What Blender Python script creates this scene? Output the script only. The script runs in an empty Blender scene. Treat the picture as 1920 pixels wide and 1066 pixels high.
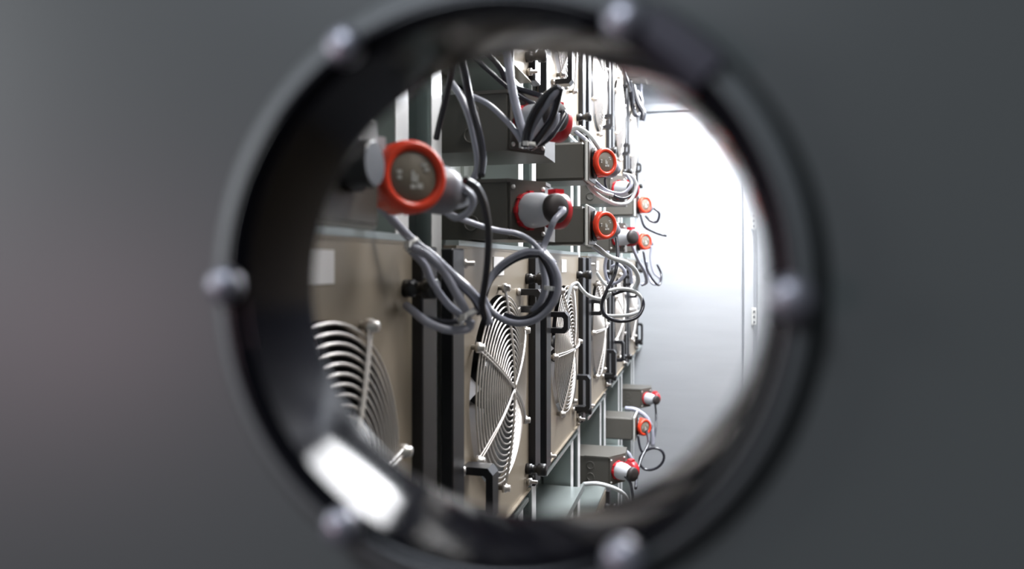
import bpy, math, random
from mathutils import Vector, Matrix
random.seed(4)
C = bpy.context.scene.collection
PI = math.pi

# ------------------------------------------------------------------ camera
F = 1340.0                     # focal length in pixels of a 1920 wide frame
VPX, HOR = 1315.0, 497.0       # where the aisle's lines meet
H = 1.45                       # eye height above the floor
YAW = math.atan((VPX - 960) / F)
cs, sn = math.cos(YAW), math.sin(YAW)
cam = bpy.data.cameras.new('camera'); camo = bpy.data.objects.new('camera', cam); C.objects.link(camo)
camo.location = (0, 0, H); camo.rotation_euler = (PI/2, 0, YAW)
cam.sensor_width = 36; cam.lens = F/1920*36; cam.shift_y = (HOR-533)/1920*1.0
cam.clip_start = .01; cam.clip_end = 60
cam.dof.use_dof = True; cam.dof.focus_distance = 1.55
cam.dof.aperture_fstop = (cam.lens/1000)/0.0078
bpy.context.scene.camera = camo
S = bpy.context.scene
S.view_settings.view_transform = 'Standard'; S.view_settings.look = 'None'
S.view_settings.gamma = 1; S.view_settings.exposure = 0.0; S.view_settings.use_curve_mapping = False

# ------------------------------------------------------------------ world and lamps
W = bpy.data.worlds.new('world'); S.world = W; W.use_nodes = True
W.node_tree.nodes['Background'].inputs[0].default_value = (.55, .62, .70, 1)
W.node_tree.nodes['Background'].inputs[1].default_value = .03

def area(name, loc, target, sx, sy, power, col):
    l = bpy.data.lights.new(name, 'AREA'); l.shape = 'RECTANGLE'; l.size = sx; l.size_y = sy
    l.energy = power; l.color = col
    o = bpy.data.objects.new(name, l); C.objects.link(o); o.location = loc
    d = Vector(target) - Vector(loc); o.rotation_euler = d.to_track_quat('-Z', 'Y').to_euler()
    return o
# lamps inside the aisle, under its ceiling; the last is an added fill
area('aisle_light', (.20, 3.80, H+1.075), (.20, 3.80, H-.3), .56, .56, 52, (.93, .96, 1))
area('aisle_light', (.20, 2.30, H+1.075), (.20, 2.30, H-.3), .66, .95, 62, (.97, .98, 1))
area('aisle_light', (.40, .95, H+1.07), (-.3, .95, H-.1), .40, .40, 13, (1, .93, .83))  # fill light added to brighten the nearest panels
# unseen area lights added on the camera's side of the wall
area('hall_fill', (-2.0, -.35, H+.45), (-.1, .22, H+.05), .5, 1.0, 13, (.93, .97, 1))  # added at the left to brighten the left side of the rim
area('hall_fill', (-1.9, -1.5, H-.20), (-.4, .25, H), .35, .35, 7, (1, .66, .76))  # added pink light, stands in for a blurred reflection on the wall
area('hall_fill', (-.7, -1.6, H+1.9), (.3, .3, H), 1.4, 1.0, 52, (.82, .89, 1))

# ------------------------------------------------------------------ materials
def mat(name, col, rough=.5, metal=0.0, noise=None, nscale=30, bump=0.0, spec=.5, stretch=None, rvar=0, col2=None):
    m = bpy.data.materials.new(name); m.use_nodes = True
    nt = m.node_tree; b = nt.nodes['Principled BSDF']
    b.inputs['Base Color'].default_value = (*col, 1); b.inputs['Roughness'].default_value = rough
    b.inputs['Metallic'].default_value = metal; b.inputs['Specular IOR Level'].default_value = spec
    if noise or bump or rvar:
        tc = nt.nodes.new('ShaderNodeTexCoord'); mp = nt.nodes.new('ShaderNodeMapping')
        nt.links.new(tc.outputs['Object'], mp.inputs[0])
        if stretch: mp.inputs['Scale'].default_value = stretch
        n = nt.nodes.new('ShaderNodeTexNoise'); n.inputs['Scale'].default_value = nscale; n.inputs['Detail'].default_value = 4
        nt.links.new(mp.outputs[0], n.inputs[0])
        if noise:
            r = nt.nodes.new('ShaderNodeMix'); r.data_type = 'RGBA'
            c2 = col2 or tuple(c*(1-noise) for c in col)
            r.inputs[6].default_value = (*c2, 1); r.inputs[7].default_value = (*[min(1, c*(1+noise)) for c in col], 1)
            nt.links.new(n.outputs[0], r.inputs[0]); nt.links.new(r.outputs[2], b.inputs['Base Color'])
        if rvar:
            mr = nt.nodes.new('ShaderNodeMapRange'); mr.inputs[3].default_value = rough-rvar; mr.inputs[4].default_value = rough+rvar
            nt.links.new(n.outputs[0], mr.inputs[0]); nt.links.new(mr.outputs[0], b.inputs['Roughness'])
        if bump:
            bp = nt.nodes.new('ShaderNodeBump'); bp.inputs['Strength'].default_value = bump; bp.inputs['Distance'].default_value = .002
            nt.links.new(n.outputs[0], bp.inputs['Height']); nt.links.new(bp.outputs[0], b.inputs['Normal'])
    return m
M = {}
M['front'] = mat('grey_painted_steel', (.095, .105, .102), .42, 0, .05, 6)
M['gasket'] = mat('black_rubber', (.006, .006, .008), .22)
M['liner'] = mat('black_gloss_liner', (.004, .004, .006), .07, spec=.08)
M['screw'] = mat('zinc_screw', (.34, .34, .38), .38, .7)
M['panel'] = mat('bronze_grey_steel', (.315, .27, .21), .40, .30, .05, 14, .02)
M['galv'] = mat('galvanised_steel', (.33, .37, .36), .30, .6, .05, 24, .01, rvar=.04)
M['sheet'] = mat('galvanised_sheet', (.38, .41, .39), .42, .45, .06, 12, .01, rvar=.05)
M['lip_sheen'] = mat('painted_lip_sheen', (.90, .91, .92), .33, .25)  # specular sheen of the upright lips put into a near-white colour
M['steel'] = mat('bright_steel_wire', (.74, .71, .68), .34, .8)
M['alu'] = mat('brushed_aluminium_door', (.46, .475, .50), .42, .35, .07, 3, .05, stretch=(1, 1, 9), rvar=.08)
M['black'] = mat('black_plastic', (.010, .010, .012), .33)
M['dark'] = mat('dark_duct', (.012, .012, .012), .6)
M['blade'] = mat('fan_blade_metal', (.34, .33, .33), .35, .6)
M['box'] = mat('grey_enclosure_plastic', (.085, .08, .07), .42, 0, .04, 40)
M['rim'] = mat('pale_enclosure_plastic', (.60, .60, .57), .45)
M['red'] = mat('signal_red_plastic', (.78, .055, .02), .32)
M['crimson'] = mat('crimson_plastic', (.50, .016, .025), .32)
M['face'] = mat('grey_brown_disc', (.19, .165, .13), .42)
M['mark'] = mat('pale_print', (.50, .50, .48), .5)
M['paleplug'] = mat('light_grey_plug', (.50, .51, .55), .36)
M['greyplug'] = mat('mid_grey_plug', (.19, .19, .225), .38)
M['cable'] = mat('grey_cable_sheath', (.33, .34, .41), .22)
M['cabled'] = mat('charcoal_cable_sheath', (.024, .024, .032), .2)
M['cablel'] = mat('pale_cable_sheath', (.55, .57, .58), .35)
M['paper'] = mat('white_label', (.86, .84, .82), .5)
M['right'] = mat('umber_painted_steel', (.23, .19, .145), .5, .2, .05, 8)
M['ceil'] = mat('slate_painted_ceiling', (.10, .105, .13), .6)
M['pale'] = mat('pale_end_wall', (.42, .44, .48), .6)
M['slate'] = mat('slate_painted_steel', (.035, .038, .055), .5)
M['gland'] = mat('brown_black_rubber', (.028, .022, .022), .55)
M['reflect'] = mat('plum_grey_reflection', (.055, .052, .068), .4)  # colour of a reflection on the porthole rim
M['edge'] = mat('satin_grey_rim', (.17, .18, .18), .5)
M['floor'] = mat('grey_floor', (.03, .03, .035), .6, 0, .1, 6)
M['tie'] = mat('white_cable_tie', (.80, .80, .80), .4)
mm = bpy.data.materials.new('lamp_diffuser'); mm.use_nodes = True
b = mm.node_tree.nodes['Principled BSDF']; b.inputs['Emission Color'].default_value = (.94, .96, 1, 1); b.inputs['Emission Strength'].default_value = 16
M['lamp'] = mm

# ------------------------------------------------------------------ mesh helpers
def at(x, y, Y):
    """photo pixel at aisle depth Y -> point"""
    k = (x-960)/F
    # (X cs + Y sn) = k (-X sn + Y cs)
    X = (k*Y*cs - Y*sn)/(cs + k*sn)
    D = -X*sn + Y*cs
    return Vector((X, Y, H + (HOR-y)*D/F))
def frame(a, up=Vector((0, 0, 1))):
    a = Vector(a).normalized()
    u = up.cross(a)
    if u.length < 1e-3: u = Vector((1, 0, 0)).cross(a)
    u.normalize(); v = a.cross(u)
    return a, u, v
class MB:
    def __init__(s): s.v = []; s.f = []; s.sm = []
    def add(s, vs, fs, smooth=False):
        n = len(s.v); s.v += [Vector(q) for q in vs]; s.f += [tuple(i+n for i in f) for f in fs]; s.sm += [smooth]*len(fs)
        return s
    def box(s, x0, x1, y0, y1, z0, z1, bev=0):
        if bev <= 0:
            vs = [(x, y, z) for x in (x0, x1) for y in (y0, y1) for z in (z0, z1)]
            return s.add(vs, [(0,1,3,2), (4,6,7,5), (0,4,5,1), (2,3,7,6), (0,2,6,4), (1,5,7,3)])
        b = bev
        vs = []; 
        for x, ix in ((x0, 1), (x1, -1)):
            for y, iy in ((y0, 1), (y1, -1)):
                for z, iz in ((z0, 1), (z1, -1)):
                    vs += [(x, y+iy*b, z+iz*b), (x+ix*b, y, z+iz*b), (x+ix*b, y+iy*b, z)]
        def id(a, b_, c, k): return ((a*2+b_)*2+c)*3+k
        fs = []
        for a in (0, 1): fs.append([id(a,0,0,0), id(a,0,1,0), id(a,1,1,0), id(a,1,0,0)][::(1 if a == 0 else -1)])
        for a in (0, 1): fs.append([id(0,a,0,1), id(1,a,0,1), id(1,a,1,1), id(0,a,1,1)][::(1 if a == 0 else -1)])
        for a in (0, 1): fs.append([id(0,0,a,2), id(0,1,a,2), id(1,1,a,2), id(1,0,a,2)][::(1 if a == 0 else -1)])
        for a in (0, 1):
            for c in (0, 1):
                fs.append([id(a,c,0,0), id(a,c,1,0), id(a,c,1,1), id(a,c,0,1)])
                fs.append([id(a,0,c,0), id(a,1,c,0), id(a,1,c,2), id(a,0,c,2)])
                fs.append([id(0,a,c,1), id(1,a,c,1), id(1,a,c,2), id(0,a,c,2)])
        for a in (0, 1):
            for b_ in (0, 1):
                for c in (0, 1): fs.append([id(a,b_,c,0), id(a,b_,c,1), id(a,b_,c,2)])
        return s.add(vs, fs)
    def lathe(s, prof, o, a, seg=40, cap=True, smooth=True):
        """prof: list of (radius, distance along a)"""
        a, u, v = frame(a); o = Vector(o)
        vs = []
        for r, t in prof:
            for i in range(seg):
                p = 2*PI*i/seg; vs.append(o + a*t + (u*math.cos(p)+v*math.sin(p))*r)
        fs = [(k*seg+i, k*seg+(i+1) % seg, (k+1)*seg+(i+1) % seg, (k+1)*seg+i) for k in range(len(prof)-1) for i in range(seg)]
        s.add(vs, fs, smooth)
        if cap:
            n = len(s.v)-len(vs)
            if prof[0][0] > 1e-5: s.f.append(tuple(n+i for i in range(seg))[::-1]); s.sm.append(False)
            m_ = n+(len(prof)-1)*seg
            if prof[-1][0] > 1e-5: s.f.append(tuple(m_+i for i in range(seg))); s.sm.append(False)
        return s
    def tube(s, pts, r, seg=8, closed=False, smoothing=6):
        P = [Vector(p) for p in pts]
        if smoothing and len(P) > 2:
            Q = []; n = len(P)
            rng = range(n) if closed else range(n-1)
            for i in rng:
                p1, p2 = P[i], P[(i+1) % n]
                p0 = P[i-1] if (i > 0 or closed) else p1*2-p2
                p3 = P[(i+2) % n] if (i+2 < n or closed) else p2*2-p1
                for k in range(smoothing):
                    t = k/smoothing
                    Q.append(.5*((2*p1)+(p2-p0)*t+(2*p0-5*p1+4*p2-p3)*t*t+(3*p1-p0-3*p2+p3)*t**3))
            if not closed: Q.append(P[-1])
            P = Q
        n = len(P); vs = []; prev = None
        for i, p in enumerate(P):
            if closed: t = P[(i+1) % n]-P[i-1]
            else: t = P[min(i+1, n-1)]-P[max(i-1, 0)]
            if t.length < 1e-9: t = Vector((0, 0, 1))
            t.normalize()
            if prev is None: _, u, _2 = frame(t)
            else:
                u = prev - t*prev.dot(t)
                if u.length < 1e-6: _, u, _2 = frame(t)
                u.normalize()
            prev = u; v = t.cross(u)
            for k in range(seg):
                a = 2*PI*k/seg; vs.append(p+(u*math.cos(a)+v*math.sin(a))*r)
        m = n if closed else n-1
        fs = [(i*seg+k, i*seg+(k+1) % seg, ((i+1) % n)*seg+(k+1) % seg, ((i+1) % n)*seg+k) for i in range(m) for k in range(seg)]
        if not closed: fs += [tuple(range(seg))[::-1], tuple((n-1)*seg+k for k in range(seg))]
        return s.add(vs, fs, True)
    def prism(s, poly, z0, z1):
        n = len(poly)
        vs = [(x, y, z0) for x, y in poly]+[(x, y, z1) for x, y in poly]
        fs = [tuple(range(n))[::-1], tuple(range(n, 2*n))]+[(i, (i+1) % n, n+(i+1) % n, n+i) for i in range(n)]
        return s.add(vs, fs)
    def obox(s, o, a, u, la, lu, lz):
        """box centred at o with axes a,u,z and full sizes"""
        o = Vector(o); a = Vector(a).normalized(); u = Vector(u).normalized(); w = a.cross(u)
        vs = [o+a*la*i/2+u*lu*j/2+w*lz*k/2 for i in (-1, 1) for j in (-1, 1) for k in (-1, 1)]
        return s.add(vs, [(0,1,3,2), (4,6,7,5), (0,4,5,1), (2,3,7,6), (0,2,6,4), (1,5,7,3)])
    def build(s, name, m, parent=None, origin=None):
        me = bpy.data.meshes.new(name)
        o0 = Vector(origin) if origin is not None else Vector((0, 0, 0))
        me.from_pydata([tuple(p-o0) for p in s.v], [], s.f)
        me.polygons.foreach_set('use_smooth', s.sm); me.materials.append(m if not isinstance(m, str) else M[m])
        me.update()
        import bmesh
        bm = bmesh.new(); bm.from_mesh(me); bmesh.ops.recalc_face_normals(bm, faces=bm.faces); bm.to_mesh(me); bm.free()
        ob = bpy.data.objects.new(name, me); C.objects.link(ob); ob.location = o0
        if parent: ob.parent = parent
        return ob
def tag(o, label=None, cat=None, group=None, kind=None):
    for k, v in (('label', label), ('category', cat), ('group', group), ('kind', kind)):
        if v: o[k] = v
    return o
def thing(name, loc, label, cat, group=None):
    o = bpy.data.objects.new(name, None); o.empty_display_size = .03; C.objects.link(o); o.location = loc
    return tag(o, label, cat, group)
KIDS = {}
def children(o): return [c for c in C.objects if c.parent == o]
def copy_tree(o, parent=None):
    kids = children(o); c = o.copy(); C.objects.link(c)
    if parent: c.parent = parent
    for k in kids: copy_tree(k, c)
    return c

# ------------------------------------------------------------------ dimensions of the fan wall
XW = -.35                      # front face of the fan panels
XB = -.47                      # sheet behind
PITCH = .625; U0 = .915        # uprights
PW, PH = .46, .493             # panels
Y_END = 4.45
Z_CEIL = 1.12
def struct(name, mb, m): return tag(mb.build(name, m), kind='structure')

# ------------------------------------------------------------------ shell
struct('floor', MB().box(-2.6, 2.6, -2.6, Y_END+.2, -.06, 0), 'floor')
struct('ceiling', MB().box(-.62, 1.0, .247, Y_END+.1, H+Z_CEIL, H+Z_CEIL+.05), 'ceil')
wl = MB().box(XB-.05, XB, .247, Y_END, 0, H+Z_CEIL)
for k in range(8):                                     # pressed ribs of the sheet
    pass
for i in range(52):
    y = .33+i*.08
    wl.box(XB, XB+.007, y, y+.03, 0, H+Z_CEIL)
struct('wall_left', wl, 'sheet')
struct('wall_right', MB().box(.62, .67, .247, Y_END, 0, H+.05), 'right')
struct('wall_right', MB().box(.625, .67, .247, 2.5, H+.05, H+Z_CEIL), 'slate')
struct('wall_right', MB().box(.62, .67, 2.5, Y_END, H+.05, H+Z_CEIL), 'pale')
struct('wall_back', MB().box(-.62, .75, Y_END+.03, Y_END+.08, 0, H+Z_CEIL), 'pale')

# front wall with a round opening
YN, YF = .215, .249            # near and far face of the wall
pn = at(957, 540, YN)
HC = Vector((0, 0, 0))
# hole axis, parallel to the aisle
cx0 = at(914, 540, YN).x; cz0 = at(951, 540, YN).z
R_IN = .0832; R_FL = .1000
def wall_hole(y0, y1, R, X0, X1, Z0, Z1, cx, cz):
    angs = sorted(set([2*PI*i/128 for i in range(128)]+[math.atan2(z-cz, x-cx) % (2*PI) for x in (X0, X1) for z in (Z0, Z1)]))
    mb = MB(); n = len(angs); vs = []
    for y in (y0, y1):
        for a in angs: vs.append((cx+R*math.cos(a), y, cz+R*math.sin(a)))
        for a in angs:
            c, s_ = math.cos(a), math.sin(a)
            t = min([((X1 if c > 0 else X0)-cx)/c if abs(c) > 1e-9 else 1e9, ((Z1 if s_ > 0 else Z0)-cz)/s_ if abs(s_) > 1e-9 else 1e9])
            vs.append((cx+t*c, y, cz+t*s_))
    fs = []
    for i in range(n):
        j = (i+1) % n
        fs += [(i, j, n+j, n+i), (2*n+i, 3*n+i, 3*n+j, 2*n+j), (i, 2*n+i, 2*n+j, j), (n+i, n+j, 3*n+j, 3*n+i)]
    return mb.add(vs, fs)
struct('wall_front', wall_hole(YN, YF-.004, R_IN+.003, -2.6, 2.6, 0, 2.9, cx0, cz0), 'front')

port = thing('porthole', (cx0, YN, cz0), 'round black-rimmed porthole with six screws in the grey wall', 'porthole')
def plathe(prof): return MB().lathe(prof+[prof[0]], (0, 0, 0), (0, 1, 0), 128, cap=False)
plathe([(R_IN+.0022, -.0050), (R_IN+.0035, -.0085), (.0895, -.0085), (.0895, 0), (R_IN+.0022, 0)]).build('flange', 'gasket', port)
plathe([(.0896, -.0086), (.0906, -.0086), (R_FL, .0), (.0896, 0)]).build('bevelled_rim', 'edge', port)
plathe([(R_IN-.0004, -.0055), (R_IN+.0021, -.0055), (R_IN+.0021, YF-YN+.004), (R_IN, YF-YN+.004), (R_IN-.0003, YF-YN+.002)]).build('liner', 'liner', port)
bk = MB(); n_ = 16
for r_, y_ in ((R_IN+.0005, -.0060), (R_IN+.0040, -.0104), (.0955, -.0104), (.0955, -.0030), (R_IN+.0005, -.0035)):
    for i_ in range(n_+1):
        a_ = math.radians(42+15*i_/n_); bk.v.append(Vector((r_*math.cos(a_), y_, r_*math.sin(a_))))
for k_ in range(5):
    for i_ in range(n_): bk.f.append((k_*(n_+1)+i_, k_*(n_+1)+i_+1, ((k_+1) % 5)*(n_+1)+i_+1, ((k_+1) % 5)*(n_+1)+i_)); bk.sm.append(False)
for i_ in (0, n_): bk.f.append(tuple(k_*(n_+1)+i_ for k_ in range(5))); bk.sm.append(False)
bk = bk.build('rim_reflection', 'reflect', port)  # raised plum-grey sector stands in for a reflection on the rim
R_B = .0885
for px_, py_ in ((645, 75), (1180, 35), (1495, 560), (1175, 1045), (642, 995), (420, 535)):
    p = at(px_, py_, YN-.0065); a = math.atan2(p.z-cz0, p.x-cx0)
    sc = MB().lathe([(.0062, 0), (.0062, -.0018), (.0054, -.0036), (.003, -.0048), (0, -.0052)], (R_B*math.cos(a), -.0083, R_B*math.sin(a)), (0, 1, 0), 24)
    sc.build('screw', 'screw', port)

# ------------------------------------------------------------------ uprights and rails
ORD = ['first', 'second', 'third', 'fourth', 'fifth', 'sixth', 'seventh']
for k in range(6):
    y = U0+k*PITCH
    t = thing('steel_upright', (XW, y, 0), ('galvanised steel upright, %s along the fan wall from the porthole' % ORD[k]), 'steel upright', 'uprights of the fan wall')
    w = .0820; F0 = -.024
    # open channel: two flanges with lips towards the aisle, web behind
    prof = [(-.105, -w), (F0, -w), (F0, -w+.040), (F0-.005, -w+.040), (F0-.005, -w+.005), (-.060, -w+.005), (-.060, w-.005), (F0-.005, w-.005), (F0-.005, w-.040), (F0, w-.040), (F0, w), (-.105, w)]
    MB().prism(prof, 0, H+Z_CEIL).build('channel', 'galv', t)
    for y0 in (-w, w-.040): MB().box(F0+.0005, F0+.002, y0, y0+.040, 0, H+Z_CEIL).build('sheen_strip', 'lip_sheen', t)  # thin near-white strips paint the sheen onto the channel's lips
for z, lab in ((.0295, 'along the top of the middle fan row'), (.352, 'under the upper fan row'), (-.492, 'under the middle fan row'), (-.84, 'below the lower sockets'), (.900, 'over the upper fan row')):
    r = MB()
    y0, y1 = .31, Y_END-.02
    for k in range(-1, 6):
        a = max(U0+k*PITCH+.09, .32); b_ = min(U0+(k+1)*PITCH-.09, Y_END-.02)
        if b_ > a: r.box(XB+.008, XW+.002, a, b_, H+z, H+z+.008)
    # one long angle that runs in front
    r.box(XB+.008, XW-.106, y0, y1, H+z, H+z+.008)
    tag(r.build('cross_rail', 'galv', None, (XB, y0, H+z)), 'long galvanised cross rail '+lab, 'rail', 'cross rails')

# ------------------------------------------------------------------ fan panels
def panel_sheet():
    cy, cz, R = PW/2, PH/2, .166
    mb = wall_hole(0, .004, R, 0, PW, 0, PH, cy, cz)
    mb.v = [Vector((-q.y, q.x, q.z)) for q in mb.v]
    # folded lips
    mb.box(-.02, -.004, 0, .003, 0, PH); mb.box(-.02, -.004, PW-.003, PW, 0, PH)
    mb.box(-.02, 0.001, 0, PW, PH-.002, PH+.0015); mb.box(-.02, .006, 0, PW, -.003, 0)
    return mb
def guard_rings():
    mb = MB(); R = .166
    n = 17
    for i in range(n):
        r = .010+(R-.012)*i/(n-1)
        x = .010+.016*(1-(r/R)**2)
        pts = [(x, PW/2+r*math.cos(a), PH/2+r*math.sin(a)) for a in [2*PI*k/64 for k in range(64)]]
        mb.tube(pts, .00165, 5, True, 0)
    return mb
me_cache = {}
def fan_panel(label, rot, handles, group='fan panels', fanned=True):
    t = thing('fan_panel', (0, 0, 0), label, 'fan panel', group)
    c = Vector((0, PW/2, PH/2))
    panel_sheet().build('panel_sheet', 'panel', t)
    for s in (0, 1):
        y0 = -.052 if s == 0 else PW+.001
        MB().box(-.004, .014, y0, y0+.051, 0.002, PH-.004, .002).build('edge_strip', 'black', t)
    # fan behind the guard
    MB().lathe([(.166, -.0045), (.166, -.072), (0, -.072)], c, (1, 0, 0), 48, cap=False).build('fan_duct', 'dark', t)
    rt = MB().lathe([(.048, -.055), (.048, -.02), (.040, -.014), (0, -.012)], c, (1, 0, 0), 32).build('fan_hub', 'black', t)
    for k in range(7):
        bl = MB(); a0 = 2*PI*k/7
        vs = []
        for i in range(7):
            r = .046+.108*i/6
            for j in range(5):
                q = a0+(j/4-.5)*(.70-.12*i/6)+.25*i/6
                vs.append((-.034+(j/4-.5)*.036, PW/2+r*math.cos(q), PH/2+r*math.sin(q)))
        fs = [(i*5+j, i*5+j+1, i*5+j+6, i*5+j+5) for i in range(6) for j in range(4)]
        vs2 = [(x-.0015, y, z) for x, y, z in vs]
        bl.add(vs, fs, True); bl.add(vs2, [f[::-1] for f in fs], True)
        bl.build('fan_blade', 'blade', t)
    g = guard_rings().build('fan_guard', 'steel', t)
    for k in range(6):
        a = rot+k*PI/3
        d = Vector((0, math.cos(a), math.sin(a)))
        sd = Vector((0, -math.sin(a), math.cos(a)))
        mb = MB()
        for sgn in (-1, 1):
            pts = [c+d*r+sd*sgn*(.0010+.0026*r/.17)+Vector((.014+.016*(1-(r/.166)**2) if r < .166 else .012, 0, 0)) for r in (.004, .05, .10, .150, .176)]
            mb.tube(pts, .0017, 6)
        mb.build('guard_spoke', 'steel', g)
        p = c+d*.178
        MB().lathe([(.0045, 0), (.0045, .008), (.0085, .008), (.0085, .014), (.006, .016), (.006, .021), (0, .022)], p, (1, 0, 0), 12).build('guard_bolt', 'steel', g)
    # knobs at the right edge, screws at the corners
    for z in (.437, .045):
        k_ = MB().lathe([(.011, 0), (.011, .012), (.0085, .013), (.0085, .024), (.013, .026), (.013, .040), (.010, .043), (0, .043)], (0, PW-.022, z), (1, 0, 0), 20)
        k_.build('knob', 'black', t)
    for y, z in ((.022, .468), (PW-.014, .016), (.022, .018)):
        MB().lathe([(.005, 0), (.008, .004), (.008, .010), (.004, .011), (.004, .022), (0, .023)], (0, y, z), (1, 0, 0), 12).build('panel_screw', 'steel', t)
    MB().box(.0005, .0013, .195, .262, .447, .480).build('paper_label', 'paper', t)
    for (y, z, h, s) in handles:
        mb = MB()
        P0 = [(0, y, z), (.038, y, z), (.044, y+s*.004, z+.008), (.044, y+s*.010, z+h-.008), (.038, y+s*.012, z+h), (0, y+s*.012, z+h)]
        # flat strap of rectangular section
        wd = .015
        outer = [Vector(p) for p in [(0, 0, z), (.040, 0, z), (.048, 0, z+.010), (.048, 0, z+h-.010), (.040, 0, z+h), (0, 0, z+h)]]
        inner = [Vector(p) for p in [(0, 0, z+.012), (.033, 0, z+.012), (.037, 0, z+.016), (.037, 0, z+h-.016), (.033, 0, z+h-.012), (0, 0, z+h-.012)]]
        vs = []
        for yy in (y-wd, y+wd): vs += [Vector((p.x, yy, p.z)) for p in outer]+[Vector((p.x, yy, p.z)) for p in inner]
        fs = []
        for i in range(5):
            fs += [(i, i+1, 6+i+1, 6+i), (12+i, 18+i, 18+i+1, 12+i+1), (i, 12+i, 12+i+1, i+1), (6+i, 6+i+1, 18+i+1, 18+i)]
        fs += [(0, 6, 18, 12), (5, 17, 23, 11)]
        mb.add(vs, fs); hd = mb.build('handle', 'black', t)
        for zz in (z+.005, z+h-.005):
            MB().lathe([(.007, 0), (.007, .006), (0, .007)], (0, y-wd-.006, zz), (1, 0, 0), 12).build('handle_screw', 'steel', hd)
    return t
# middle row: bays 0..5 (bay 0 is the one cut by the porthole)
def place(t, k, z): t.location = (XW, U0+(k-1)*PITCH+.0825, H+z)
HB = [[(.445-.0, -.30, 0, 1)]]
p0 = fan_panel('brown-grey fan panel nearest the porthole, middle row, white label at top', 0, [])
place(p0, 0, -.465)
p1 = fan_panel('brown-grey fan panel behind the looped grey cable coil, second in the middle row', PI/6, [(.045, .075, .085, 1), (.385, .372, .046, 1)])
place(p1, 1, -.465)
p2 = fan_panel('narrower-looking fan panel right of the cable coil, third in the middle row', 0, [(.045, .305, .05, 1), (.385, .055, .10, 1)])
place(p2, 2, -.465)
for k, lab in ((3, 'fourth fan panel of the middle row, behind the thin pale cable loop'), (4, 'fifth fan panel of the middle row, right of the pale cable loop'), (5, 'farthest fan panel of the middle row, next to the metal door')):
    q = copy_tree(p2 if k % 2 else p1); q['label'] = lab; place(q, k, -.465)
up = fan_panel('pale-lit upper fan panel above the box with tied cables', PI/6, [(.30, .10, .05, 1)]); place(up, 1, .385)
for k, lab in ((2, 'upper fan panel with long black handle, right of the tied cables'), (3, 'brightly lit upper fan panel, third from left of those in view above'), (4, 'upper fan panel, fourth from the left, above the orange-ringed sockets'), (5, 'farthest upper fan panel, beside the door')):
    q = fan_panel(lab, 0, [(.10, .055, .10, 1)]) if k == 2 else copy_tree(up)
    q['label'] = lab; place(q, k, .385)
for k, lab in ((3, 'bottom-row fan panel below the grey socket box with white plug'), (2, 'bottom-row fan panel under the pale ledge near the porthole')):
    q = copy_tree(p2); q['label'] = lab; place(q, k, -.84-PH-.01)

# ------------------------------------------------------------------ socket boxes
def ring_socket(label, group='boxes with red-ringed discs', ey=0.0, ex=0.0):
    """rectangular box, black collar, red ringed disc that faces the porthole"""
    t = thing('socket_box', (0, 0, 0), label, 'socket box', group)
    MB().box(-.075+ex, .080+ex, ey, .13+ey, 0, .092, .006).build('enclosure', 'box', t)
    MB().box(.081+ex, .088+ex, -.004+ey, .134+ey, -.004, .096, .0025).build('cover_rim', 'rim', t)
    MB().box(.0885+ex, .0905+ex, .000+ey, .130+ey, .000, .092, .0008).build('cover', 'box', t)
    z = .047
    cq = .6 if ey else 1
    MB().lathe([(.030*cq, .0008), (.038*cq, .003), (.038*cq, .012), (.033*cq, .014), (.033*cq, .024), (.030*cq, .026)], (.090+ex, .06+ey*.9, z), (1, 0, 0), 32).build('collar', 'black', t)
    a = Vector((.74, -.67, 0)).normalized()
    fc = Vector((.126, .042, z))            # centre of the disc's face
    q_ = .87
    def P(l): return [(r_*q_, t_*q_) for r_, t_ in l]
    MB().lathe(P([(.020, -.075), (.030, -.050), (.032, -.030), (.032, -.018)]), fc, a, 32).build('neck', 'crimson', t)
    ring = MB().lathe(P([(.034, -.050), (.0378, -.046), (.0395, -.014), (.0395, -.002), (.0375, .003), (.0335, .0045), (.0290, .003), (.0275, .0), (.0275, -.006)]), fc, a, 48, cap=True)
    for i in range(12):                     # grip lugs
        q = 2*PI*i/12+.3; _, u, v = frame(a); w_ = u*math.cos(q)+v*math.sin(q)
        ring.obox(fc+w_*.0325-a*.020, a, w_, .032, .0045, .007)
    ring.build('ring', 'red', t)
    dsc = MB().lathe(P([(.0275, -.004), (.0275, -.0005), (.026, .0008), (0, .0012)]), fc, a, 40).build('disc', 'face', t)
    _, u, v = frame(a); mk = MB()
    for (i, j, w_, h_) in ((-.017, .004, .005, .003), (-.017, -.002, .004, .003), (.012, .013, .006, .003), (.015, .008, .005, .003), (-.001, .0, .003, .010), (.003, -.002, .003, .007), (-.001, -.011, .005, .004), (.007, -.010, .006, .005)):
        mk.obox(fc+u*i*q_+v*j*q_+a*.0012, a, u, .0004, w_, h_)
    mk.build('printing', 'mark', dsc)
    d = Vector((.72, .69, -.12)).normalized()
    o = fc-a*.048+d*.006
    MB().lathe([(.024, 0), (.0255, .030), (.0250, .050), (.021, .060), (.012, .063), (.010, .072), (.006, .074)], o, d, 32).build('plug_body', 'greyplug', t)
    return t
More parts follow.
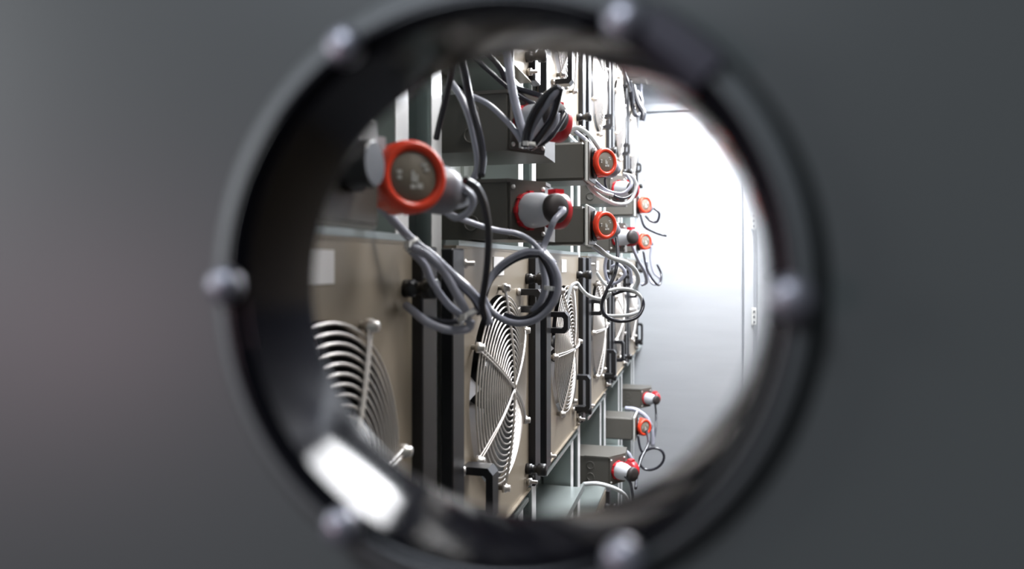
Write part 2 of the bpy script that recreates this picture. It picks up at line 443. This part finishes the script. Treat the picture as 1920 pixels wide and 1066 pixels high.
def plug_socket(label, group='boxes with inserted plugs'):
    """box with an angled face, a pale plug pushed in, its red lid open beside it"""
    t = thing('plug_box', (0, 0, 0), label, 'socket box', group)
    poly = [(-.111, 0), (.058, 0), (.104, .064), (.104, .15), (-.111, .15)]
    MB().prism(poly, 0, .092).build('enclosure', 'box', t)
    e = MB()
    e.prism([(-.02, -.003), (.06, -.003), (.107, .062), (.107, .10), (.10, .10), (.10, .066), (.055, .003), (-.02, .003)], .089, .0945)
    e.build('cover_edge', 'box', t)
    for z in (.026, .063):
        MB().lathe([(.013, 0), (.013, -.002), (.010, -.002), (.010, -.0005)], (.0, 0, z), (0, 1, 0), 20, cap=True).build('knockout', 'box', t)
    n = Vector((.81, -.585, 0)).normalized(); u = Vector((-n.y, n.x, 0)); z = .046
    b0 = Vector((.081, .032, z))
    MB().obox(b0+n*.002, n, u, .006, .072, .086).build('face_plate', 'box', t)
    ps = MB()
    for i in (-1, 1):
        for j in (-1, 1): ps.lathe([(.0035, 0), (.0035, .002), (0, .003)], b0+n*.005+u*i*.031+Vector((0, 0, j*.036)), n, 10)
    ps.build('plate_screws', 'rim', t)
    col = MB().lathe([(.0285, .004), (.0292, .007), (.0292, .011), (.0285, .012)], b0, n, 36)
    for i in range(8):
        q = 2*PI*i/8; w_ = u*math.cos(q)+Vector((0, 0, 1))*math.sin(q)
        col.obox(b0+n*.010+w_*.0290, n, w_, .008, .004, .009)
    col.build('collar', 'crimson', t)
    MB().lathe([(.0268, .010), (.0280, .016), (.0265, .036), (.0225, .050), (.0200, .058), (.0200, .064)], b0, n, 36).build('plug_body', 'paleplug', t)
    MB().lathe([(.0205, .062), (.0225, .064), (.0225, .073), (.0200, .077), (.006, .078)], b0, n, 30).build('cable_gland', 'gland', t)
    l0 = b0+u*.036+n*.031
    lid = MB().lathe([(.026, -.011), (.029, -.009), (.029, .009), (.026, .011)], l0, u, 32)
    lid.obox(l0-n*.028, n, u, .030, .014, .030)
    lid.obox(l0+Vector((0, 0, .028)), n, u, .018, .018, .012)
    lid.build('lid', 'crimson', t)
    return t
Y1 = .155
def bx(t, k, z, dy=0): t.location = (XW, U0+(k-1)*PITCH+Y1+dy, H+z); return t
s0 = bx(ring_socket('nearest box with the large out-of-focus red-ringed disc', ey=-.115, ex=.012), 0, .036, .135); s0.location.x -= .036
MB().obox((.083, .018, .074), (.6, .8, 0), (-.8, .6, 0), .046, .014, .018).build('latch', 'paleplug', s0)
MB().tube([(.05, .0, .047), (.07, .03, .047), (.080, .062, .047), (.084, .085, .047)], .014, 14).build('elbow', 'black', s0)
MB().lathe([(.013, 0), (.013, -.008), (.007, -.010), (.007, -.002)], (.035, -.116, .066), (0, 1, 0), 24).build('grommet', 'black', s0)
sA = bx(plug_socket('dark box with tied cables crossing in front of its plug, upper'), 1, .178)
sB = bx(copy_tree(sA), 1, .040); sB['label'] = 'box with a large light grey plug facing right, above the cable coil'
s1 = ring_socket('x')
r = bx(s1, 2, .204); r['label'] = 'box with red-ringed disc, upper of the middle pair'
r = bx(copy_tree(s1), 2, .050); r['label'] = 'box with red-ringed disc, lower of the middle pair'
r = bx(copy_tree(sA), 3, .045); r['label'] = 'small box with white plug just right of the lower middle red-ringed disc'
r = bx(copy_tree(sA), 3, .200); r['label'] = 'small box half hidden behind coiled pale cables at upper middle'
r = bx(copy_tree(s1), 4, .205, .03); r['label'] = 'far box with small red-ringed disc, upper of the two against the door'
r = bx(copy_tree(s1), 4, .052, .03); r['label'] = 'far box with small red-ringed disc, lower of the two against the door'
r = bx(copy_tree(sA), 3, -.715); r['label'] = 'grey box low down with white plug and orange-red lid, nearest of the low ones'
r = bx(copy_tree(s1), 4, -.715); r['label'] = 'low grey box with small red-ringed disc beside the dark cable ring'
r = bx(copy_tree(sA), 5, -.705); r['label'] = 'farthest low box with small white plug and orange lid'
r = bx(copy_tree(s1), 5, .93); r['label'] = 'dark far box at the top right with hanging black cable'

# ------------------------------------------------------------------ ledge and door
tag(MB().box(XB+.008, XW+.02, 1.66, 2.07, H-.655, H-.648).box(XW+.014, XW+.02, 1.66, 2.07, H-.648, H-.635).build('ledge', 'galv', None, (XW, 1.66, H-.655)), 'pale metal ledge at the bottom beside the low sockets', 'ledge')
dr = thing('door', (.0, Y_END, 0), 'large bright metal door at the end of the aisle', 'door')
dr.name = 'door_1'; tag(dr, kind='structure')
for key in ('label', 'category'): del dr[key]
MB().box(XB+.02, .235, -.006, .02, .02, H+.93, .003).build('door_leaf', 'alu', dr)
MB().box(.242, .30, -.03, .03, 0, H+.97, .003).build('door_frame', 'alu', dr)
MB().box(XB+.02, .30, -.03, .03, H+.935, H+.985, .004).build('door_head', 'alu', dr)
for z in (.26, -.30, .75, -.85):
    hg = MB().box(.285, .315, -.060, -.031, H+z-.05, H+z+.05, .004).build('hinge', 'rim', dr)
    hs = MB()
    for dz in (-.03, 0, .03): hs.lathe([(.007, 0), (.007, -.006), (0, -.007)], (.30, -.061, H+z+dz), (0, 1, 0), 10)
    hs.build('hinge_screws', 'black', hg)
struct('trim_1', MB().box(.32, .36, Y_END-.05, Y_END+.02, 0, H+Z_CEIL, .004), 'alu')
struct('trim_2', MB().box(-.30, .60, Y_END-.35, Y_END-.31, H+Z_CEIL-.045, H+Z_CEIL-.002), 'alu')

# lamp housings under the ceiling; the small one is added for the fill
for (x, y, w, wy, z, lab) in ((.20, 3.80, .31, .31, Z_CEIL, 'square ceiling light in front of the door'), (.20, 2.30, .36, .50, Z_CEIL, 'large ceiling light over the middle of the aisle'), (.40, .95, .22, .22, Z_CEIL, 'small added fill light under the ceiling next to the porthole')):
    t = thing('ceiling_light', (x, y, H+z-.032), lab, 'ceiling light')
    MB().box(-w, w, -wy, wy, .0, .032, .003).build('housing', 'rim', t)
    MB().box(-w+.02, w-.02, -wy+.02, wy-.02, -.008, -.001, .002).build('diffuser', 'lamp', t)

# ------------------------------------------------------------------ cables
def cable(pts, r, m, label, group=None, name='cable', extra=None, closed=False):
    P = [at(*p) for p in pts]
    mb = MB().tube(P, r, 10, closed, 8)
    return tag(mb.build(name, m, None, P[0]), label, 'cable', group)
G1 = 'cables hanging in front of the nearest panels'
cable([(872,338,.67), (893,352,.69), (908,385,.72), (916,440,.76), (912,510,.80), (904,570,.82), (912,606,.84)], .0042, 'cabled', 'dark cable dropping from the large red-ringed plug down to the tied bundle', G1)
cable([(868,352,.69), (886,372,.72), (880,396,.75), (856,408,.76), (836,396,.77), (822,378,.78)], .0040, 'cable', 'short pale grey loop right under the large red-ringed plug', G1)
cable([(882,362,.74), (872,380,.76), (850,385,.78), (832,372,.80)], .0038, 'cablel', 'tight pale loop behind the large red-ringed plug', G1)
cable([(822,392,.86), (850,404,.88), (880,416,.92), (925,430,.97), (970,438,1.0), (1000,455,1.0), (1016,476,1.0)], .0042, 'cable', 'grey cable running from under the large red disc right to the coil', G1)
B = 'strands of the grey cable bundle'
cable([(697,375,.70), (722,396,.72), (755,432,.74), (782,458,.76), (812,480,.78), (850,516,.80), (882,545,.81), (905,575,.83), (918,606,.84)], .0052, 'cable', 'topmost strand of the thick grey cable bundle left of the coil', B)
cable([(768,460,.75), (800,478,.77), (830,506,.79), (855,548,.80), (872,580,.81), (878,600,.82)], .0052, 'cable', 'middle strand of the thick grey cable bundle left of the coil', B)
cable([(770,468,.77), (795,496,.79), (812,532,.80), (838,568,.81), (866,592,.82)], .0048, 'cable', 'lowest strand of the thick grey cable bundle left of the coil', B)
cable([(778,462,.79), (818,496,.81), (858,530,.82), (890,562,.84), (900,590,.84)], .0042, 'cabled', 'dark strand hidden inside the grey cable bundle', B)
cable([(762,572,.80), (776,584,.79), (802,604,.79), (840,618,.80), (876,616,.82), (884,600,.82)], .0052, 'cable', 'grey cable looping low across the first upright', G1)
cable([(764,578,.81), (800,596,.81), (835,604,.82), (862,602,.83)], .0035, 'cabled', 'thin dark cable lying inside the low grey loop', G1)
coil = 'turns of the cable coil on the second panel'
cable([(1016,474,1.0), (1034,492,1.0), (1046,520,1.0), (1044,552,1.0), (1028,580,1.0), (1002,600,1.0), (970,606,1.0), (938,596,1.0), (915,574,1.0), (903,548,1.0)], .0050, 'cable', 'outer right turn of the grey cable coil in front of second panel', coil)
cable([(1012,476,1.01), (1028,502,1.01), (1036,535,1.01), (1028,565,1.01), (1004,588,1.01), (975,598,1.01), (945,590,1.01)], .0046, 'cabled', 'dark inner turn of the cable coil', coil)
cable([(1014,474,1.02), (1018,500,1.02), (1022,530,1.02), (1016,560,1.02), (998,584,1.02)], .0050, 'cable', 'grey inner turn at the right side of the coil', coil)
cable([(1016,472,1.0), (986,472,1.0), (952,488,1.0), (926,512,1.0), (908,545,.99), (900,580,.97)], .0050, 'cable', 'upper grey turn of the coil sweeping down left', coil)
cable([(1012,478,1.02), (978,482,1.02), (945,500,1.02), (920,526,1.02), (908,560,1.01)], .0040, 'cabled', 'dark upper turn of the coil', coil)
cable([(1010,458,1.04), (1024,476,1.03), (1040,494,1.03)], .0045, 'cable', 'short grey end sticking up at the top of the coil', coil)
# plug of box B
pB = Vector((XW, U0+Y1, H+.038))+Vector((.081, .032, .046))+Vector((.81, -.585, 0)).normalized()*.076
def cable3(P, r, m, label, group=None):
    mb = MB().tube(P, r, 10, False, 8); return tag(mb.build('cable', m, None, P[0]), label, 'cable', group)
n3 = Vector((.81, -.585, 0)).normalized()
cable3([pB-n3*.004, pB+n3*.010+Vector((0, 0, -.002)), at(1040,412,1.03), at(1030,436,1.03), at(1020,460,1.03), at(1014,478,1.02)], .0048, 'cable', 'bent cable leaving the large light grey plug down to the coil', G1)
pA = pB+Vector((0, 0, .142))
cable3([pA-n3*.004, pA+n3*.012, at(1036,250,1.03), at(1018,266,1.03), at(992,278,1.02)], .0048, 'cabled', 'dark cable from the upper plug down to the white tie', G1)
T = 'tied cables in front of the upper box'
cable([(852,96,.86), (848,130,.86), (838,175,.87), (828,215,.88), (818,260,.9)], .0042, 'cabled', 'black cable at the far left of the upper hanging ones', T)
cable([(864,100,.90), (872,140,.90), (882,190,.91), (897,245,.91), (905,290,.91), (902,330,.90)], .0052, 'cabled', 'thick black cable bending down left of the upper box', T)
cable([(842,150,.92), (862,178,.92), (878,215,.92), (890,262,.92), (896,310,.92), (888,335,.92)], .0048, 'cable', 'grey cable curving down beside the thick black one', T)
cable([(884,180,.98), (915,195,.99), (945,222,1.0), (965,245,1.0), (982,272,1.0)], .0042, 'cable', 'grey cable slanting right down to the tie in front of the upper box', T)
cable([(948,70,1.0), (953,120,1.0), (962,175,1.0), (974,225,1.0), (990,276,1.0)], .0062, 'cable', 'thick grey cable coming straight down to the tie', T)
cable([(958,70,1.02), (958,130,1.02), (964,190,1.02), (974,245,1.02), (984,278,1.02)], .0045, 'cabled', 'black cable next to the thick grey one above the tie', T)
cable([(866,84,1.06), (900,118,1.06), (936,150,1.07), (968,176,1.08), (1010,200,1.09)], .0040, 'cabled', 'dark cable slanting across the top left', T)
cable([(888,84,1.06), (912,100,1.06), (938,128,1.07), (954,158,1.08), (990,172,1.09), (1016,180,1.09)], .0045, 'cabled', 'black cable with a kink near the top of the upper box', T)
cable([(984,276,.99), (990,240,.99), (1004,206,.98), (1026,178,.98), (1048,164,.98)], .0060, 'cabled', 'left limb of the tied loop standing up from the tie', T)
cable([(992,276,1.0), (996,244,1.0), (1012,214,.99), (1032,186,.98), (1050,162,.98)], .0050, 'cable', 'grey middle limb of the tied loop standing up', T)
cable([(998,274,1.0), (1016,250,1.0), (1034,222,1.0), (1044,190,.99), (1050,164,.98)], .0055, 'cabled', 'right limb of the tied loop standing up from the tie', T)
cable([(1002,272,1.01), (1024,252,1.01), (1042,228,1.01), (1044,212,1.01)], .0042, 'cable', 'short grey strand by the upper black plug end', T)
def tie(x, y, Y, r, ax, label):
    p = at(x, y, Y)
    mb = MB().lathe([(r-.0012, -.003), (r, -.003), (r, .003), (r-.0012, .003)], p, ax, 20, cap=False)
    mb.obox(p+Vector((0, -r-.002, 0)), (1, 0, 0), (0, 1, 0), .007, .005, .006)
    tag(mb.build('cable_tie', 'tie', None, p), label, 'cable tie', 'white cable ties')
tie(990, 272, 1.0, .013, (0, 0, 1), 'white tie holding the cables under the upper plug')
tie(876, 592, .815, .013, (.6, 0, -.8), 'white tie at the lower end of the thick grey bundle')
tie(772, 458, .755, .010, (.7, 0, -.7), 'tie at the upper left end of the thick grey bundle')
tie(1034, 540, 1.01, .011, (0.1, 0, 1), 'tie on the right side of the cable coil')

# middle distance
K = 'cables of the middle pair of boxes'
cable([(1064,248,1.72), (1082,240,1.72), (1104,252,1.72), (1122,276,1.73), (1132,290,1.74)], .0055, 'cablel', 'pale cable arching over the upper middle box', K)
cable([(1078,246,1.76), (1098,262,1.76), (1112,280,1.76)], .0050, 'cable', 'grey cable just under the pale arch', K)
cable([(1098,330,1.80), (1106,352,1.80), (1128,370,1.82), (1155,382,1.84), (1180,378,1.88), (1192,352,1.9), (1186,332,1.9), (1168,326,1.9)], .0050, 'cablel', 'pale outer loop under the upper red-ringed disc', K)
cable([(1100,322,1.82), (1118,342,1.82), (1140,358,1.84), (1168,362,1.86), (1184,345,1.88), (1176,328,1.9)], .0045, 'cable', 'grey inner loop under the upper red-ringed disc', K)
cable([(1140,320,1.84), (1134,340,1.84), (1142,360,1.85), (1166,372,1.87), (1186,362,1.9), (1190,335,1.92)], .0032, 'cabled', 'thin dark loop under the upper red-ringed disc', K)
cable([(1106,330,1.8), (1110,348,1.8), (1130,360,1.82), (1150,366,1.83)], .0042, 'cablel', 'pale inner loop beside the upper red-ringed disc', K)
cable([(1098,450,1.8), (1120,464,1.8), (1145,482,1.82), (1175,492,1.84), (1192,508,1.86), (1196,528,1.88), (1186,545,1.9)], .0060, 'cablel', 'pale cable from under the lower red-ringed disc sweeping right', K)
cable([(1104,456,1.84), (1130,476,1.84), (1160,488,1.86), (1180,504,1.88), (1184,530,1.9)], .0045, 'cable', 'grey cable under the pale sweep', K)
cable([(1155,438,1.9), (1158,480,1.88), (1152,515,1.86), (1136,548,1.84), (1128,574,1.84), (1138,594,1.84), (1165,602,1.86), (1194,594,1.88), (1206,572,1.9), (1198,552,1.9), (1174,544,1.88), (1148,552,1.86)], .0048, 'cabled', 'dark cable falling from the white plug and ending in a loop', K)
cable([(1140,545,1.84), (1160,541,1.86), (1186,544,1.88), (1202,558,1.9), (1202,580,1.9), (1180,590,1.88), (1150,592,1.86), (1130,590,1.84)], .0046, 'cablel', 'pale cable looping with the dark loop, like a flat oval', K)
cable([(1082,530,1.86), (1094,546,1.86), (1108,556,1.87), (1130,560,1.88), (1146,548,1.88)], .0048, 'cablel', 'pale cable hanging between third and fourth panels', K)
cable([(1058,600,1.80), (1064,560,1.82), (1072,536,1.84), (1082,530,1.86)], .0048, 'cablel', 'pale cable standing up in front of third fan', K)
cable([(1118,510,1.9), (1128,525,1.9), (1140,538,1.9)], .0045, 'cablel', 'short pale cable piece before fourth panel', K)
cable([(1140,470,1.92), (1134,500,1.92), (1140,526,1.92), (1156,530,1.92), (1172,512,1.92), (1160,496,1.92), (1146,500,1.92)], .0045, 'cable', 'small grey loop between the white plug and the oval loop', K)
Q = 'cables of the far boxes'
cable([(1182,442,2.4), (1186,462,2.4), (1196,486,2.42), (1208,508,2.45), (1212,528,2.5), (1202,534,2.5)], .0058, 'cable', 'grey cable hanging from the small white plug', Q)
cable([(1226,390,3.0), (1236,400,3.0), (1232,415,3.0), (1220,414,3.0), (1210,404,3.0)], .0055, 'cabled', 'small dark loop beside the far upper red-ringed disc', Q)
cable([(1200,400,2.9), (1208,424,2.9), (1224,434,2.95), (1240,440,3.0), (1250,442,3.0)], .0048, 'cabled', 'cable end sticking out towards the door', Q)
cable([(1222,460,3.0), (1220,484,3.0), (1226,510,3.0), (1238,522,3.0), (1234,532,3.0), (1222,530,3.0), (1214,510,3.0), (1212,490,2.9)], .0055, 'cable', 'far loop hanging below the lower far red-ringed disc', Q)
cable([(1206,470,2.9), (1212,500,2.9), (1224,524,2.9), (1236,534,2.95), (1240,515,3.0), (1232,495,3.0)], .0045, 'cabled', 'thin dark far loop against the bright door', Q)
cable([(1180,150,3.28), (1184,180,3.35), (1188,210,3.5), (1196,215,3.55), (1202,190,3.6), (1192,168,3.6)], .012, 'cabled', 'dark cable tangle at the top right of the fan wall', Q)
cable([(1186,158,3.5), (1190,176,3.5), (1197,196,3.5), (1206,212,3.5), (1204,226,3.5)], .014, 'cabled', 'thickest dark cable of the tangle at the top right', Q)
cable([(1180,220,3.6), (1182,280,3.6), (1182,340,3.6)], .0045, 'cabled', 'black cable hanging straight down along the far panels', Q)
cable([(1203,127,4.1), (1203,220,4.1), (1206,290,4.1), (1208,340,4.1)], .005, 'cable', 'grey cable hanging down at the end of the fan wall', Q)
cable([(1168,120,3.0), (1176,150,3.0), (1182,170,3.1)], .006, 'cabled', 'black cable coming from the ceiling at the top right', Q)
Lw = 'low cables'
cable([(1094,907,2.2), (1120,906,2.2), (1150,914,2.22), (1170,926,2.25), (1180,945,2.3)], .0062, 'cablel', 'pale cable curving across the bottom under the low white plug', Lw)
cable([(1172,892,2.3), (1182,905,2.3), (1186,925,2.3), (1188,950,2.3)], .0048, 'cabled', 'dark cable dropping from the nearest low white plug', Lw)
cable([(1212,806,3.0), (1216,830,2.9), (1202,860,2.8), (1194,890,2.7), (1192,915,2.6)], .0060, 'cabled', 'dark cable falling beside the low red-ringed disc', Lw)
cable([(1196,815,2.9), (1200,838,2.9), (1206,850,2.9)], .0050, 'cabled', 'short dark cable under the low red-ringed disc', Lw)
cable([(1222+23*math.cos(a), 860+20*math.sin(a)-4*math.cos(a), 2.85) for a in [2*PI*i/12 for i in range(12)]], .0052, 'cabled', 'round ring of dark cable in front of the door, low', Lw, closed=True)
cable([(1228,752,3.6), (1230,780,3.6), (1228,815,3.5), (1220,830,3.4)], .0048, 'cabled', 'thin dark cable below the farthest low plug', Lw)
cable([(1172,765,3.1), (1192,768,3.1), (1212,782,3.1), (1222,805,3.1), (1224,835,3.1)], .0095, 'cable', 'thick grey cable arching behind the low red-ringed disc', Lw)
cable([(1160,842,2.6), (1176,848,2.6), (1184,862,2.6), (1182,874,2.6)], .0075, 'cable', 'grey cable bending behind the nearest low white plug', Lw)
